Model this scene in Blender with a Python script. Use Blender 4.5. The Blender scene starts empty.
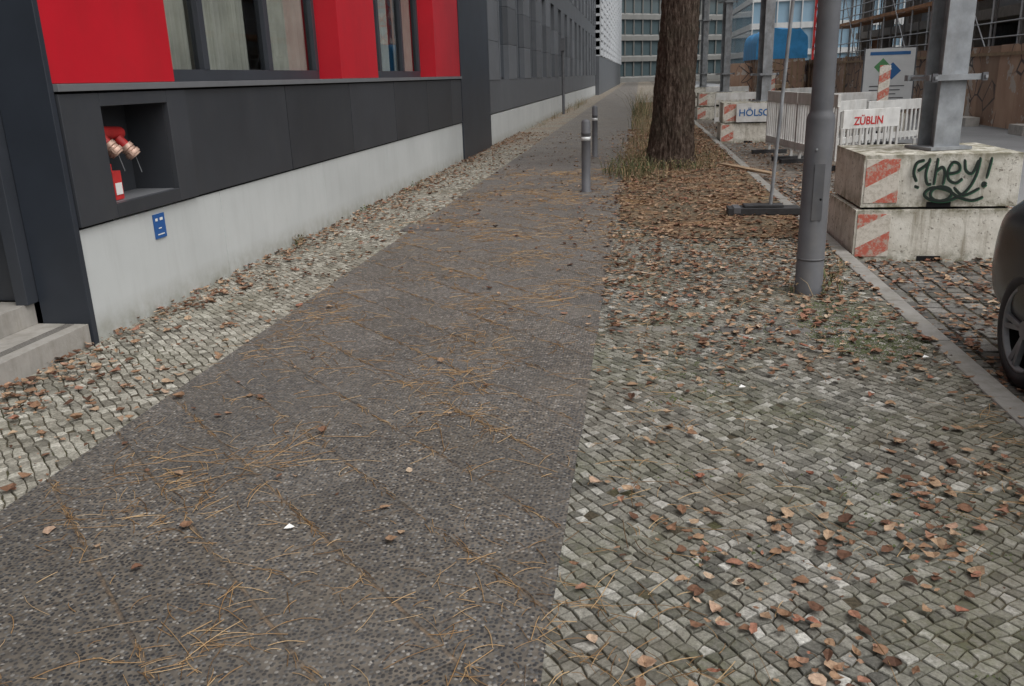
import bpy, math, random
import numpy as np
from mathutils import Vector, Matrix, noise
random.seed(7); np.random.seed(7)
R=random.random
def U(a,b): return a+(b-a)*random.random()
scene=bpy.context.scene
scene.view_settings.view_transform='Standard'; scene.view_settings.look='None'; scene.view_settings.exposure=0

# ------------------------------------------------------------ materials
class NT:
    def __init__(s,name):
        s.m=bpy.data.materials.new(name); s.m.use_nodes=True
        s.n=s.m.node_tree.nodes; s.l=s.m.node_tree.links
        s.b=s.n['Principled BSDF']; s._p=None
    def pos(s):
        if s._p is None: s._p=s.n.new('ShaderNodeTexCoord').outputs['Object']
        return s._p
    def lk(s,a,inp):
        if hasattr(a,'is_linked') or hasattr(a,'links'): s.l.new(a,inp)
        else:
            if inp.type=='RGBA' and not hasattr(a,'__len__'): a=(a,a,a,1)
            elif inp.type=='RGBA' and len(a)==3: a=(*a,1)
            inp.default_value=a
    def math(s,op,a,b=0,c=None):
        n=s.n.new('ShaderNodeMath'); n.operation=op; s.lk(a,n.inputs[0]); s.lk(b,n.inputs[1])
        if c is not None: s.lk(c,n.inputs[2])
        return n.outputs[0]
    def noise(s,sc,det=3,rough=.55,vec=None):
        n=s.n.new('ShaderNodeTexNoise'); s.l.new(vec or s.pos(),n.inputs['Vector'])
        n.inputs['Scale'].default_value=sc; n.inputs['Detail'].default_value=min(det,4); n.inputs['Roughness'].default_value=rough
        return n.outputs['Fac']
    def vor(s,sc,feat='F1',out='Distance',vec=None):
        n=s.n.new('ShaderNodeTexVoronoi'); n.feature=feat; s.l.new(vec or s.pos(),n.inputs['Vector'])
        n.inputs['Scale'].default_value=sc; return n.outputs[out]
    def vor2(s,sc):
        n=s.n.new('ShaderNodeTexVoronoi'); n.voronoi_dimensions='2D'; s.l.new(s.pos(),n.inputs['Vector'])
        n.inputs['Scale'].default_value=sc; sp=s.n.new('ShaderNodeSeparateColor'); s.l.new(n.outputs['Color'],sp.inputs[0])
        return n.outputs['Distance'],sp.outputs[0],sp.outputs[1]
    def scale(s,v):
        n=s.n.new('ShaderNodeMapping'); s.l.new(s.pos(),n.inputs[0]); n.inputs['Scale'].default_value=v; return n.outputs[0]
    def ramp(s,f,stops,interp='LINEAR'):
        n=s.n.new('ShaderNodeValToRGB'); s.l.new(f,n.inputs[0]); e=n.color_ramp.elements; n.color_ramp.interpolation=interp
        while len(e)<len(stops): e.new(.5)
        for i,(p,c) in enumerate(stops):
            e[i].position=p
            if not hasattr(c,'__len__'): c=(c,c,c)
            e[i].color=(*c,1)
        return n.outputs[0]
    def mix(s,f,a,b,mode='MIX'):
        n=s.n.new('ShaderNodeMix'); n.data_type='RGBA'; n.blend_type=mode
        s.lk(f,n.inputs[0]); s.lk(a,n.inputs[6]); s.lk(b,n.inputs[7]); return n.outputs[2]
    def isl(s): return s.n.new('ShaderNodeNewGeometry').outputs['Random Per Island']
    def sep(s):
        n=s.n.new('ShaderNodeSeparateXYZ'); s.l.new(s.pos(),n.inputs[0]); return n.outputs
    def bump(s,h,st=.5,d=.01):
        n=s.n.new('ShaderNodeBump'); n.inputs['Strength'].default_value=st; n.inputs['Distance'].default_value=d
        s.l.new(h,n.inputs['Height']); s.l.new(n.outputs[0],s.b.inputs['Normal'])
    def col(s,c): s.lk(c,s.b.inputs['Base Color'])
    def rough(s,r): s.lk(r,s.b.inputs['Roughness'])
    def metal(s,v): s.b.inputs['Metallic'].default_value=v
    def spec(s,v): s.b.inputs['Specular IOR Level'].default_value=v

def simple(name,c,rough=.6,var=.25,sc=3,metal=0,bump=0,bsc=60,isl=0,grime=0,gcol=(.06,.05,.035)):
    t=NT(name); f=t.noise(sc,4,.6)
    lo=tuple(x*(1-var) for x in c); hi=tuple(min(1,x*(1+var)) for x in c)
    k=t.ramp(f,[(.3,lo),(.7,hi)])
    if isl:
        k=t.mix(1,k,t.ramp(t.isl(),[(0,1-isl),(1,1)]),'MULTIPLY')
    if grime:
        g=t.noise(1,4,.7,t.scale((5,5,1.2))); g2=t.noise(14,3,.7)
        g=t.math('MULTIPLY',t.ramp(g,[(.45,0),(.75,grime)]),t.ramp(g2,[(.3,.4),(.6,1)]))
        k=t.mix(g,k,gcol)
    t.col(k); t.rough(rough); t.metal(metal)
    if bump: t.bump(t.noise(bsc,3,.6),bump,.004)
    return t.m

def m_path():
    t=NT('granular_slabs')
    v,c1,c2=t.vor2(62)
    grains=t.ramp(c1,[(0,(.016,.016,.018)),(.4,(.038,.038,.040)),(.7,(.080,.079,.079)),(.88,(.18,.175,.165)),(1,(.34,.32,.29))])
    matrix=t.ramp(t.noise(24,3),[(.3,(.075,.065,.055)),(.7,(.18,.155,.125))])
    k=t.mix(t.ramp(v,[(.30,0),(.46,1)]),grains,matrix)
    big=t.noise(1.6,4,.65)
    k=t.mix(t.ramp(big,[(.46,0),(.74,.38)]),k,(.14,.118,.09))
    k=t.mix(t.ramp(t.noise(.6,4,.6),[(.4,0),(.7,.35)]),k,(.125,.124,.123))
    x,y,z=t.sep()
    k=t.mix(1,k,t.ramp(t.math('DIVIDE',y,10),[(.1,.86),(.8,1.15)]),'MULTIPLY')  # slab colour lightens down the path, painting in the wet glare
    w=t.math('MULTIPLY',t.math('SUBTRACT',t.noise(9,3),.5),.035)
    a=t.math('ADD',t.math('MULTIPLY',t.math('ADD',x,y),.7071/.355),w); b=t.math('MULTIPLY',t.math('SUBTRACT',x,y),.7071/.355)
    row=t.math('MULTIPLY',t.math('FLOOR',a),.5)
    b=t.math('ADD',t.math('ADD',b,row),w)
    fa=t.math('ABSOLUTE',t.math('SUBTRACT',t.math('FRACT',a),.5))
    fb=t.math('ABSOLUTE',t.math('SUBTRACT',t.math('FRACT',b),.5))
    ja=t.ramp(fa,[(.474,0),(.487,1)]); jb=t.ramp(fb,[(.480,0),(.491,.55)])
    j=t.math('MAXIMUM',ja,jb)
    jn=t.math('MULTIPLY',j,t.ramp(t.noise(3,3),[(.36,.15),(.6,1)]))
    k=t.mix(t.math('MULTIPLY',jn,.75),k,t.ramp(t.noise(22,2),[(.4,(.030,.025,.020)),(.62,(.20,.135,.08))]))
    cid=t.n.new('ShaderNodeCombineXYZ'); t.l.new(t.math('FLOOR',a),cid.inputs[0]); t.l.new(t.math('FLOOR',b),cid.inputs[1])
    wn=t.n.new('ShaderNodeTexWhiteNoise'); t.l.new(cid.outputs[0],wn.inputs['Vector'])
    k=t.mix(1,k,t.ramp(wn.outputs['Value'],[(0,.88),(1,1.10)]),'MULTIPLY')
    t.col(k); t.rough(.75)
    h=t.math('SUBTRACT',t.math('MULTIPLY',t.ramp(v,[(.15,1),(.5,0)]),.5),j)
    t.bump(h,.8,.004); return t.m

def m_stone(name,stops,moss=.3):
    t=NT(name); k=t.ramp(t.isl(),stops)
    k=t.mix(1,k,t.ramp(t.noise(70,4,.75),[(.3,.5),(.7,1.4)]),'MULTIPLY')
    mf=t.math('MULTIPLY',t.ramp(t.noise(1.4,4,.6),[(.45,0),(.7,1)]),moss)
    mf=t.math('MULTIPLY',mf,t.ramp(t.noise(30,2),[(.35,.2),(.6,1)]))
    k=t.mix(mf,k,(.105,.115,.05))
    k=t.mix(t.ramp(t.noise(.9,4),[(.42,0),(.75,.5)]),k,(.15,.125,.09))
    t.col(k); t.rough(.9); t.spec(.2); t.bump(t.noise(150,2,.7),.6,.003); return t.m

def m_mortar():
    t=NT('joint_sand'); f=t.noise(2,4)
    k=t.ramp(f,[(.3,(.06,.050,.036)),(.55,(.09,.078,.054)),(.72,(.065,.07,.032))])
    k=t.mix(1,k,t.ramp(t.noise(90,3),[(.3,.6),(.7,1.4)]),'MULTIPLY')
    t.col(k); t.rough(.95); t.spec(.1); t.bump(t.noise(150,3),.6,.004); return t.m
def m_cobfar(name,c0,c1,sc):
    t=NT(name); sp=t.n.new('ShaderNodeSeparateColor'); t.l.new(t.vor(sc,out='Color'),sp.inputs[0])
    k=t.ramp(sp.outputs[0],[(0,c0),(1,c1)]); e=t.vor(sc,'DISTANCE_TO_EDGE')
    k=t.mix(t.ramp(e,[(.03,1),(.12,0)]),k,(.07,.06,.045))
    k=t.mix(t.ramp(t.noise(.7,4,.7),[(.42,0),(.7,.7)]),k,(.19,.12,.07))
    t.col(k); t.rough(.85); t.bump(t.ramp(e,[(0,0),(.2,1)]),.5,.01); return t.m
def m_leafbed():
    t=NT('leaf_litter'); d,c1,c2=t.vor2(17)
    k=t.ramp(c1,[(0,(.07,.045,.03)),(.4,(.17,.10,.06)),(.7,(.27,.165,.09)),(1,(.40,.28,.18))])
    k=t.mix(t.ramp(t.noise(1.3,4,.7),[(.38,0),(.58,.9)]),k,(.13,.115,.085))
    k=t.mix(1,k,t.ramp(t.noise(60,3),[(.3,.6),(.7,1.3)]),'MULTIPLY')
    t.col(k); t.rough(.95); t.spec(.1); t.bump(d,.8,.02); return t.m
def m_leaf():
    t=NT('dry_leaf')
    k=t.ramp(t.isl(),[(0,(.09,.05,.035)),(.18,(.16,.085,.055)),(.40,(.25,.145,.09)),(.60,(.33,.215,.135)),(.80,(.43,.31,.21)),(.92,(.28,.12,.08)),(1,(.52,.41,.30))])
    k=t.mix(1,k,t.ramp(t.noise(60,3,.7),[(.3,.6),(.7,1.2)]),'MULTIPLY')
    t.col(k); t.rough(.85); t.spec(.15); return t.m
def m_needle():
    t=NT('dry_needles'); t.col(t.ramp(t.isl(),[(0,(.12,.07,.035)),(.5,(.30,.18,.085)),(1,(.48,.34,.19))])); t.rough(.85); t.spec(.1); return t.m
def m_asph(name,c):
    t=NT(name); k=t.mix(1,t.ramp(t.noise(.35,4,.65),[(.3,tuple(x*.8 for x in c)),(.7,tuple(x*1.25 for x in c))]),t.ramp(t.noise(130,3),[(.3,.7),(.7,1.3)]),'MULTIPLY')
    t.col(k); t.rough(.75); t.bump(t.noise(150,2),.4,.004); return t.m
def m_stripe(name,w=.17,ang=1):
    t=NT(name); x,y,z=t.sep()
    d=t.math('MULTIPLY_ADD',x,-.55*ang,z)
    f=t.math('FRACT',t.math('DIVIDE',d,w*2))
    s=t.math('GREATER_THAN',f,.5)
    k=t.mix(s,(.64,.60,.53),(.50,.12,.08))
    k=t.mix(t.ramp(t.noise(24,4,.85),[(.47,0),(.60,.85)]),k,(.46,.42,.35))
    t.col(k); t.rough(.75); return t.m
def m_conc(name,c,g=.6):
    t=NT(name)
    k=t.ramp(t.noise(4,4,.7),[(.3,tuple(x*.74 for x in c)),(.65,c)])
    dr=t.noise(1,4,.7,t.scale((9,9,1.1)))
    k=t.mix(t.math('MULTIPLY',t.ramp(dr,[(.47,0),(.72,g)]),t.ramp(t.noise(20,3),[(.3,.3),(.6,1)])),k,(.13,.11,.075))
    k=t.mix(t.ramp(t.noise(2.2,4,.7),[(.52,0),(.7,g*.8)]),k,(.12,.12,.075))
    t.col(k); t.rough(.88); t.spec(.3); t.bump(t.noise(40,4,.7),.5,.006); return t.m
def m_block():
    t=NT('block_concrete'); x,y,z=t.sep()
    k=t.ramp(t.noise(5,4,.7),[(.3,(.52,.49,.42)),(.6,(.72,.70,.63))])
    zz=t.math('FRACT',t.math('DIVIDE',t.math('ADD',z,.085),.475))
    edge=t.math('MAXIMUM',t.ramp(zz,[(.0,1),(.28,0)]),t.ramp(zz,[(.80,0),(1,1)]))
    ef=t.math('MULTIPLY',edge,t.ramp(t.noise(9,4,.75),[(.40,.08),(.58,1)]))
    k=t.mix(t.math('MULTIPLY',ef,.9),k,(.12,.11,.055))
    dr=t.noise(1,4,.7,t.scale((14,14,1.3)))
    k=t.mix(t.ramp(dr,[(.52,0),(.70,.65)]),k,(.22,.19,.13))
    k=t.mix(t.ramp(t.noise(26,3,.7),[(.60,0),(.67,.75)]),k,(.15,.13,.10))
    t.col(k); t.rough(.85); t.spec(.3); t.bump(t.noise(30,4,.7),.6,.008); return t.m
def m_plinth():
    t=NT('white_plinth_render'); x,y,z=t.sep()
    k=t.ramp(t.noise(.9,4,.6),[(.3,(.47,.49,.485)),(.7,(.56,.58,.575))])
    dr=t.noise(1,4,.7,t.scale((12,12,1.2)))
    k=t.mix(t.ramp(dr,[(.5,0),(.8,.22)]),k,(.33,.34,.32))
    low=t.math('SUBTRACT',1,t.math('DIVIDE',z,.22))
    lf=t.math('MULTIPLY',t.math('MAXIMUM',low,0),t.ramp(t.noise(7,4,.7),[(.3,.1),(.7,.9)]))
    k=t.mix(lf,k,(.24,.235,.18)); 
    t.col(k); t.rough(.6); t.bump(t.noise(60,3),.12,.003); return t.m
def m_bark():
    t=NT('bark'); f=t.noise(1,4,.75,t.scale((26,26,7)))
    k=t.ramp(f,[(.32,(.022,.016,.013)),(.5,(.085,.060,.047)),(.68,(.19,.148,.122))])
    k=t.mix(t.ramp(t.noise(2,4),[(.5,0),(.75,.3)]),k,(.10,.105,.075))
    t.col(k); t.rough(.97); t.spec(.1); t.bump(f,1,.06); return t.m
def m_glass(name,tint=(.85,.9,.9)):
    t=NT(name); tr=t.n.new('ShaderNodeBsdfTransparent'); tr.inputs[0].default_value=(*tint,1)
    gl=t.n.new('ShaderNodeBsdfGlossy'); gl.inputs['Roughness'].default_value=.02
    lw=t.n.new('ShaderNodeLayerWeight'); lw.inputs[0].default_value=.35
    a=t.math('MINIMUM',t.math('MULTIPLY_ADD',lw.outputs['Fresnel'],.8,.06),.75)
    mx=t.n.new('ShaderNodeMixShader'); t.l.new(a,mx.inputs[0]); t.l.new(tr.outputs[0],mx.inputs[1]); t.l.new(gl.outputs[0],mx.inputs[2])
    t.l.new(mx.outputs[0],t.n['Material Output'].inputs[0]); return t.m
def m_darkglass(name,c=(.03,.04,.05)):
    t=NT(name); t.col(c); t.rough(.06); t.b.inputs['IOR'].default_value=1.7; return t.m
def m_ply():
    t=NT('plywood_hoarding'); f=t.noise(1,4,.6,t.scale((1,1.5,.6)))
    k=t.ramp(f,[(.3,(.32,.19,.13)),(.7,(.46,.31,.22))])
    k=t.mix(1,k,t.ramp(t.isl(),[(0,.6),(1,1.15)]),'MULTIPLY')
    g=t.noise(1.1,4,.75); k=t.mix(t.ramp(g,[(.56,0),(.59,.75)]),k,(.52,.49,.45))
    g2=t.vor(1.5,'DISTANCE_TO_EDGE'); k=t.mix(t.math('MULTIPLY',t.ramp(g2,[(.02,1),(.04,0)]),t.ramp(t.noise(.5,2),[(.46,0),(.5,.85)])),k,(.04,.04,.05))
    t.col(k); t.rough(.8); return t.m

M=dict(
 path=m_path(), mortar=m_mortar(), bed=m_leafbed(), leaf=m_leaf(), needle=m_needle(),
 stoneR=m_stone('mosaic_granite',[(0,(.095,.092,.082)),(.25,(.155,.150,.130)),(.6,(.215,.208,.180)),(.88,(.28,.272,.24)),(.97,(.38,.37,.34)),(1,(.50,.49,.45))],.6),
 stoneL=m_stone('mosaic_light',[(0,(.16,.15,.125)),(.4,(.27,.255,.215)),(.8,(.36,.345,.295)),(1,(.50,.48,.42))],.25),
 stoneP=m_stone('parking_setts',[(0,(.09,.088,.085)),(.5,(.17,.165,.155)),(1,(.26,.25,.235))],.3),
 cobfar=m_cobfar('mosaic_far',(.18,.165,.135),(.34,.32,.27),18), cobpark=m_cobfar('setts_far',(.10,.095,.088),(.22,.21,.19),7),
 asph=m_asph('asphalt',(.21,.215,.22)), earth=m_asph('earth',(.12,.115,.10)),
 kerb=m_conc('granite_kerb',(.30,.29,.27),.5), conc=m_block(), step=m_conc('step_concrete',(.38,.36,.33),.4),
 bigconc=m_conc('structure_concrete',(.50,.48,.45),.3),
 stripe=m_stripe('warning_stripes'), plinth=m_plinth(), bark=m_bark(),
 dark=simple('anthracite_panel',(.044,.048,.056),.42,.14,1.5,0,isl=.3,grime=.14,gcol=(.10,.10,.095)),
 darker=simple('anthracite_dark',(.028,.034,.045),.4,.15,2),
 gap=simple('joint_black',(.004,.004,.005),.9),
 red=simple('red_panel',(.50,.008,.020),.42,.10,1.2,grime=.10), sill=simple('aluminium_sill',(.15,.155,.165),.4,.1),
 frame=simple('window_frame',(.04,.045,.055),.45,.1), glass=m_glass('window_glass'), dglass=m_darkglass('dark_glass',(.04,.052,.066)),
 curtain=simple('curtain',(.66,.63,.56),.9,.2,2), wallin=simple('room_interior',(.30,.28,.24),.9),
 panel2=simple('grey_cladding',(.14,.15,.165),.5,.12,1,isl=.35), louv=simple('louvre_white',(.52,.54,.56),.5,.1),
 steel=simple('galvanised_steel',(.25,.265,.28),.6,.3,6,.1,grime=.6,gcol=(.13,.105,.085)), lamp=simple('lamp_paint',(.10,.103,.113),.6,.18,5,0,grime=.35,gcol=(.17,.155,.13)),
 white=simple('white_plastic',(.64,.64,.62),.6,.15,4,grime=.5,gcol=(.25,.22,.17)), redp=simple('red_paint',(.5,.03,.03),.5,.2,8), bluep=simple('blue_enamel',(.02,.10,.32),.4,.1),
 brass=simple('coupling_bronze',(.56,.38,.30),.45,.2,20,.4), rubber=simple('black_rubber',(.04,.04,.042),.8,.3,6,bump=.3),
 ply=m_ply(), wood=simple('timber',(.30,.21,.13),.8,.3,5), black=simple('spray_black',(.006,.014,.010),.6), spgreen=simple('spray_green',(.02,.12,.06),.6),
 green=simple('weed_green',(.10,.12,.045),.8,.4,4,isl=.4), straw=simple('weed_straw',(.30,.22,.12),.85,.3,4,isl=.4),
 fol=simple('tree_leaf',(.14,.085,.03),.7,.3,4,isl=.5), tarp=simple('blue_tarp',(.05,.30,.62),.6,.2,2,bump=.5,bsc=5),
 orange=simple('scaffold_board',(.50,.24,.11),.7,.3,2,isl=.4), scafnet=simple('scaffold_tube',(.46,.47,.48),.5,.1,2,.1),
 carp=simple('car_paint',(.018,.019,.022),.25,.1,3,.1), tail=simple('tail_light',(.35,.01,.01),.15,.1), alloy=simple('alloy',(.4,.41,.43),.3,.1,5,.8),
 bglass=m_darkglass('blue_glass',(.24,.36,.46)), gglass=m_darkglass('green_glass',(.07,.10,.11)), pale=simple('pale_facade',(.50,.51,.51),.6,.1,1), dpale=simple('bronze_slab_edge',(.20,.20,.19),.6,.1,1),
 sign=simple('sign_white',(.66,.68,.68),.4,.05), signg=simple('sign_green',(.10,.30,.12),.4,.1), signb=simple('sign_blue',(.03,.14,.36),.4,.1),
 iron=simple('cast_iron',(.14,.13,.12),.6,.3,20,.2,bump=.6,bsc=90), paper=simple('paper',(.75,.75,.73),.8,.1),
)

# ------------------------------------------------------------ mesh builder
class B:
    def __init__(s): s.v=[]; s.f=[]; s.mi=[]; s.ms=[]; s.sm=[]
    def m(s,name):
        if name not in s.ms: s.ms.append(name)
        return s.ms.index(name)
    def add(s,vs,fs,mat,smooth=False):
        o=len(s.v); s.v+= [tuple(v) for v in vs]; k=s.m(mat)
        for f in fs: s.f.append([o+i for i in f]); s.mi.append(k); s.sm.append(smooth)
    def box(s,x0,x1,y0,y1,z0,z1,mat,rot=None,c=None):
        vs=[(x,y,z) for x in (x0,x1) for y in (y0,y1) for z in (z0,z1)]
        if rot is not None:
            c=c or ((x0+x1)/2,(y0+y1)/2); ca,sa=math.cos(rot),math.sin(rot)
            vs=[(c[0]+(x-c[0])*ca-(y-c[1])*sa,c[1]+(x-c[0])*sa+(y-c[1])*ca,z) for x,y,z in vs]
        s.add(vs,[(0,1,3,2),(4,6,7,5),(0,4,5,1),(2,3,7,6),(0,2,6,4),(1,5,7,3)],mat)
    def beam(s,p0,p1,w,h,mat):
        p0=Vector(p0);p1=Vector(p1);d=(p1-p0).normalized(); a=Vector((0,0,1)) if abs(d.z)<.95 else Vector((0,1,0))
        sx=d.cross(a).normalized(); sy=sx.cross(d)
        vs=[p+sx*i*w/2+sy*j*h/2 for p in (p0,p1) for i,j in ((-1,-1),(1,-1),(1,1),(-1,1))]
        s.add(vs,[(3,2,1,0),(4,5,6,7),(0,1,5,4),(1,2,6,5),(2,3,7,6),(3,0,4,7)],mat)
    def cyl(s,p0,p1,r0,mat,r1=None,n=16,cap=True,smooth=True):
        r1=r0 if r1 is None else r1
        p0=Vector(p0);p1=Vector(p1);d=(p1-p0).normalized(); a=Vector((0,0,1)) if abs(d.z)<.95 else Vector((1,0,0))
        sx=d.cross(a).normalized(); sy=sx.cross(d)
        vs=[];fs=[]
        for p,r in ((p0,r0),(p1,r1)):
            for i in range(n):
                t=2*math.pi*i/n; vs.append(p+sx*math.cos(t)*r+sy*math.sin(t)*r)
        fs=[(i,(i+1)%n,n+(i+1)%n,n+i) for i in range(n)]
        s.add(vs,fs,mat,smooth)
        if cap:
            s.add(vs[:n],[list(range(n))[::-1]],mat); s.add(vs[n:],[list(range(n))],mat)
    def lathe(s,c,axis,prof,mat,n=28):
        c=Vector(c);d=Vector(axis).normalized(); a=Vector((0,0,1)) if abs(d.z)<.95 else Vector((1,0,0))
        sx=d.cross(a).normalized(); sy=sx.cross(d); vs=[];fs=[]
        for h,r in prof:
            for i in range(n):
                t=2*math.pi*i/n; vs.append(c+d*h+sx*math.cos(t)*r+sy*math.sin(t)*r)
        for k in range(len(prof)-1):
            for i in range(n): fs.append((k*n+i,k*n+(i+1)%n,(k+1)*n+(i+1)%n,(k+1)*n+i))
        s.add(vs,fs,mat,True)
    def ribbon(s,pts,w,plane_y,mat):
        vs=[];fs=[]
        P=[Vector((p[0],p[1])) for p in pts]
        for i,p in enumerate(P):
            a=P[max(0,i-1)];b=P[min(len(P)-1,i+1)]; d=(b-a).normalized(); nn=Vector((-d.y,d.x))*w/2
            ww=.6 if i in(0,len(P)-1) else 1
            for sg in (1,-1): q=p+nn*sg*ww; vs.append((q.x,plane_y-.00005*i,q.y))
        for i in range(len(P)-1): fs.append((2*i,2*i+1,2*i+3,2*i+2))
        s.add(vs,fs,mat)
    def obj(s,name,bevel=0,parent=None,seg=2):
        me=bpy.data.meshes.new(name); me.from_pydata(s.v,[],s.f)
        for k in s.ms: me.materials.append(M[k])
        me.polygons.foreach_set('material_index',s.mi); me.polygons.foreach_set('use_smooth',s.sm); me.update()
        o=bpy.data.objects.new(name,me); scene.collection.objects.link(o)
        if bevel:
            md=o.modifiers.new('bevel','BEVEL'); md.width=bevel; md.segments=seg; md.limit_method='ANGLE'
        if parent: o.parent=parent
        return o
def sheet(name,x0,x1,y0,y1,z,mat):
    b=B(); b.add([(x0,y0,z),(x1,y0,z),(x1,y1,z),(x0,y1,z)],[(0,1,2,3)],mat); return b.obj(name)

# ------------------------------------------------------------ ground
sheet('ground',-400,400,-150,700,-.10,'earth')
sheet('road',4.3,9.9,-40,400,-.085,'asph')
sheet('parking_lane',1.85,4.3,-40,400,-.090,'mortar')
sheet('parking_lane_setts',1.85,4.3,13,400,-.078,'cobpark')
sheet('pavement',-3.7,1.8,-40,400,-.009,'mortar')
sheet('mosaic_strip',-3.7,-2.4,20,400,-.002,'cobfar')
sheet('mosaic_pavement',-.4,1.8,11,400,-.003,'cobfar')
# footpath with a slightly uneven edge
b=B(); L=[];Rr=[]; ys=[-40]+[i*.12 for i in range(-10,260)]+[400]
for y in ys:
    L.append((-2.51+.010*noise.noise(Vector((y*2.2,1,0))),y,.007)); Rr.append((-.25+.012*noise.noise(Vector((y*2.5,5,0))),y,.007))
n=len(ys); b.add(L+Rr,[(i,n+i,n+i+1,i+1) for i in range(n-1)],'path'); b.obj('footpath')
b=B(); n=70; L=[];Rr=[]
for i in range(n+1):
    y=8.6+i*.6; L.append((-.22+.22*noise.noise(Vector((y*.9,0,0)))+max(0,9.6-y)*.6,y,.009)); Rr.append((1.74,y,.009))
b.add(L+Rr,[(i,n+1+i,n+2+i,i+1) for i in range(n)],'bed'); b.obj('tree_bed')

def stones(name,x0,x1,y0,y1,sp,ang,mat,z=0,jit=.15,wave=.014,shr=.95):
    ca,sa=math.cos(ang),math.sin(ang); cx,cy=(x0+x1)/2,(y0+y1)/2; rad=math.hypot(x1-x0,y1-y0)/2+sp
    N=int(rad/sp)+1; V=[];F=[]
    cache={}
    def corner(i,j):
        k=(i,j)
        if k not in cache:
            u=i*sp; v=j*sp
            v+=wave*math.sin(u*4.2)+wave*.7*math.sin(u*1.3+v*2)
            u+=wave*.5*math.sin(v*4.1)
            u+=U(-jit,jit)*sp;v+=U(-jit,jit)*sp
            cache[k]=(cx+u*ca-v*sa,cy+u*sa+v*ca)
        return cache[k]
    for i in range(-N,N):
        for j in range(-N,N):
            u=(i+.5)*sp;v=(j+.5)*sp; X=cx+u*ca-v*sa;Y=cy+u*sa+v*ca
            if not(x0<=X<=x1 and y0<=Y<=y1): continue
            if R()<.006: continue
            c=[corner(i,j),corner(i+1,j),corner(i+1,j+1),corner(i,j+1)]
            mx=sum(p[0] for p in c)/4;my=sum(p[1] for p in c)/4
            zz=z+U(-.0025,.002)+.004*noise.noise(Vector((X*1.5,Y*1.5,0))); s1=shr*U(.86,1.02); tx,ty=U(-.04,.04),U(-.04,.04)
            o=len(V)
            for sc,dz in ((.86,0),(.97,-.003),(1.0,-.012)):
                for p in c:
                    dx=(p[0]-mx)*sc*s1;dy=(p[1]-my)*sc*s1
                    V.append((mx+dx,my+dy,zz+dz+dx*tx+dy*ty))
            F.append((o,o+1,o+2,o+3))
            for r in (0,4):
                for q in range(4): F.append((o+r+q,o+r+4+q,o+r+4+(q+1)%4,o+r+(q+1)%4))
    me=bpy.data.meshes.new(name); me.from_pydata(V,[],F); me.materials.append(M[mat]); me.update()
    o=bpy.data.objects.new(name,me); scene.collection.objects.link(o); return o
stones('mosaic_setts',-.32,1.76,.9,11.5,.046,math.radians(40),'stoneR',jit=.21,wave=.02)
stones('mosaic_setts',-3.6,-2.47,1.2,21,.049,math.radians(45),'stoneL',jit=.21,wave=.02)
stones('parking_setts',1.9,4.3,.5,13,.15,0,'stoneP',z=-.078,jit=.08,wave=.01,shr=.93)
b=B(); y=-6
while y<70:
    l=U(.9,1.15); dx=U(-.004,.004); b.box(1.75+dx,1.88+dx,y+.004,y+l-.004,-.2,.010+U(-.004,.003),'kerb'); y+=l
b.obj('kerb',.01)
b=B()
for i in range(14):
    x=-.2+i*.145
    b.box(x+.006,x+.139,5.35+U(-.01,.01),5.47+U(-.01,.01),-.05,.002+U(-.002,.003),'stoneP')
b.obj('stone_course',.012)

# ------------------------------------------------------------ leaves & needles
def dens(x,y):
    n1=noise.noise(Vector((x*1.1,y*.9,3)))*.5+.5; n2=noise.noise(Vector((x*3.1,y*3.1,8)))*.5+.5
    cl=max(0,min(1,(n1*.6+n2*.6-.42)*3.2))
    if x<-3.56 and y>4.9: return 0
    if x<-2.51:
        w=max(0,1-(x+3.55)/.62)
        return w**1.3*1.5*(.4+cl)+.22*cl+ .07
    if x<-.25:
        e=max(0,1-(-.25-x)/.5)*max(0,min(1,(y-4.5)/4))
        return .010+.03*cl+e*.8*cl + (.22*cl if y>9 else 0)
    if x<1.75:
        t=max(0,min(1,(y-4.0)/2.4)); near=.10*cl*cl+.035+.12*max(0,(x-1.35)/.4)*cl
        if n1>.56 and y<4.5: near+=.9*max(0,cl-.45)
        return near*(1-t)+t*(.45+.75*cl)
    if x<1.9: return .4*cl+.08
    if x<4.4:
        return .65+.7*cl if y>4.8 or x<2.2 else .35
    return .03
LV=[];LF=[]
def leaf(x,y,z,L,W,a,tilt,curl,fold):
    ca,sa=math.cos(a),math.sin(a); o=len(LV)
    pts=[(0,0),(.3,0),(.66,0),(1,0),(.1,.28),(.36,.52),(.70,.38),(.1,-.28),(.36,-.5),(.70,-.4)]
    bend=U(-.25,.25)
    for k,(u,v) in enumerate(pts):
        uu=(u-.5)*L; vv=v*W*U(.6,1.25)+bend*L*(u-.4)**2
        zz=abs(v)*W*fold+curl*L*(u-.5)**2*2+ tilt*uu+U(-.003,.003)
        LV.append((x+uu*ca-vv*sa,y+uu*sa+vv*ca,z+max(0,zz)+.002))
    for f in ((0,1,5,4),(1,2,6,5),(2,3,6),(0,7,8,1),(1,8,9,2),(2,9,3)): LF.append([o+i for i in f])
def scatter(x0,x1,y0,y1,per,z0,small=1):
    n=int((x1-x0)*(y1-y0)*per)
    for _ in range(n):
        x=U(x0,x1);y=U(y0,y1)
        if R()<dens(x,y):
            zz=z0+.010*R()
            if x<-3.3: zz+=.02*R()
            L=(.014+.056*R()**1.5)*small
            leaf(x,y,zz,L,L*U(.5,.95),U(0,6.283),U(-.25,.25),U(-.1,.6),U(-.15,.8))
scatter(-3.58,-2.51,1.8,26,400,.004,1.05)
scatter(-2.51,-.25,1.5,26,160,.008)
scatter(-.3,1.78,1.3,5,460,.005,.92)
scatter(-.3,1.78,5,9,440,.006,1.02)
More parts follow.
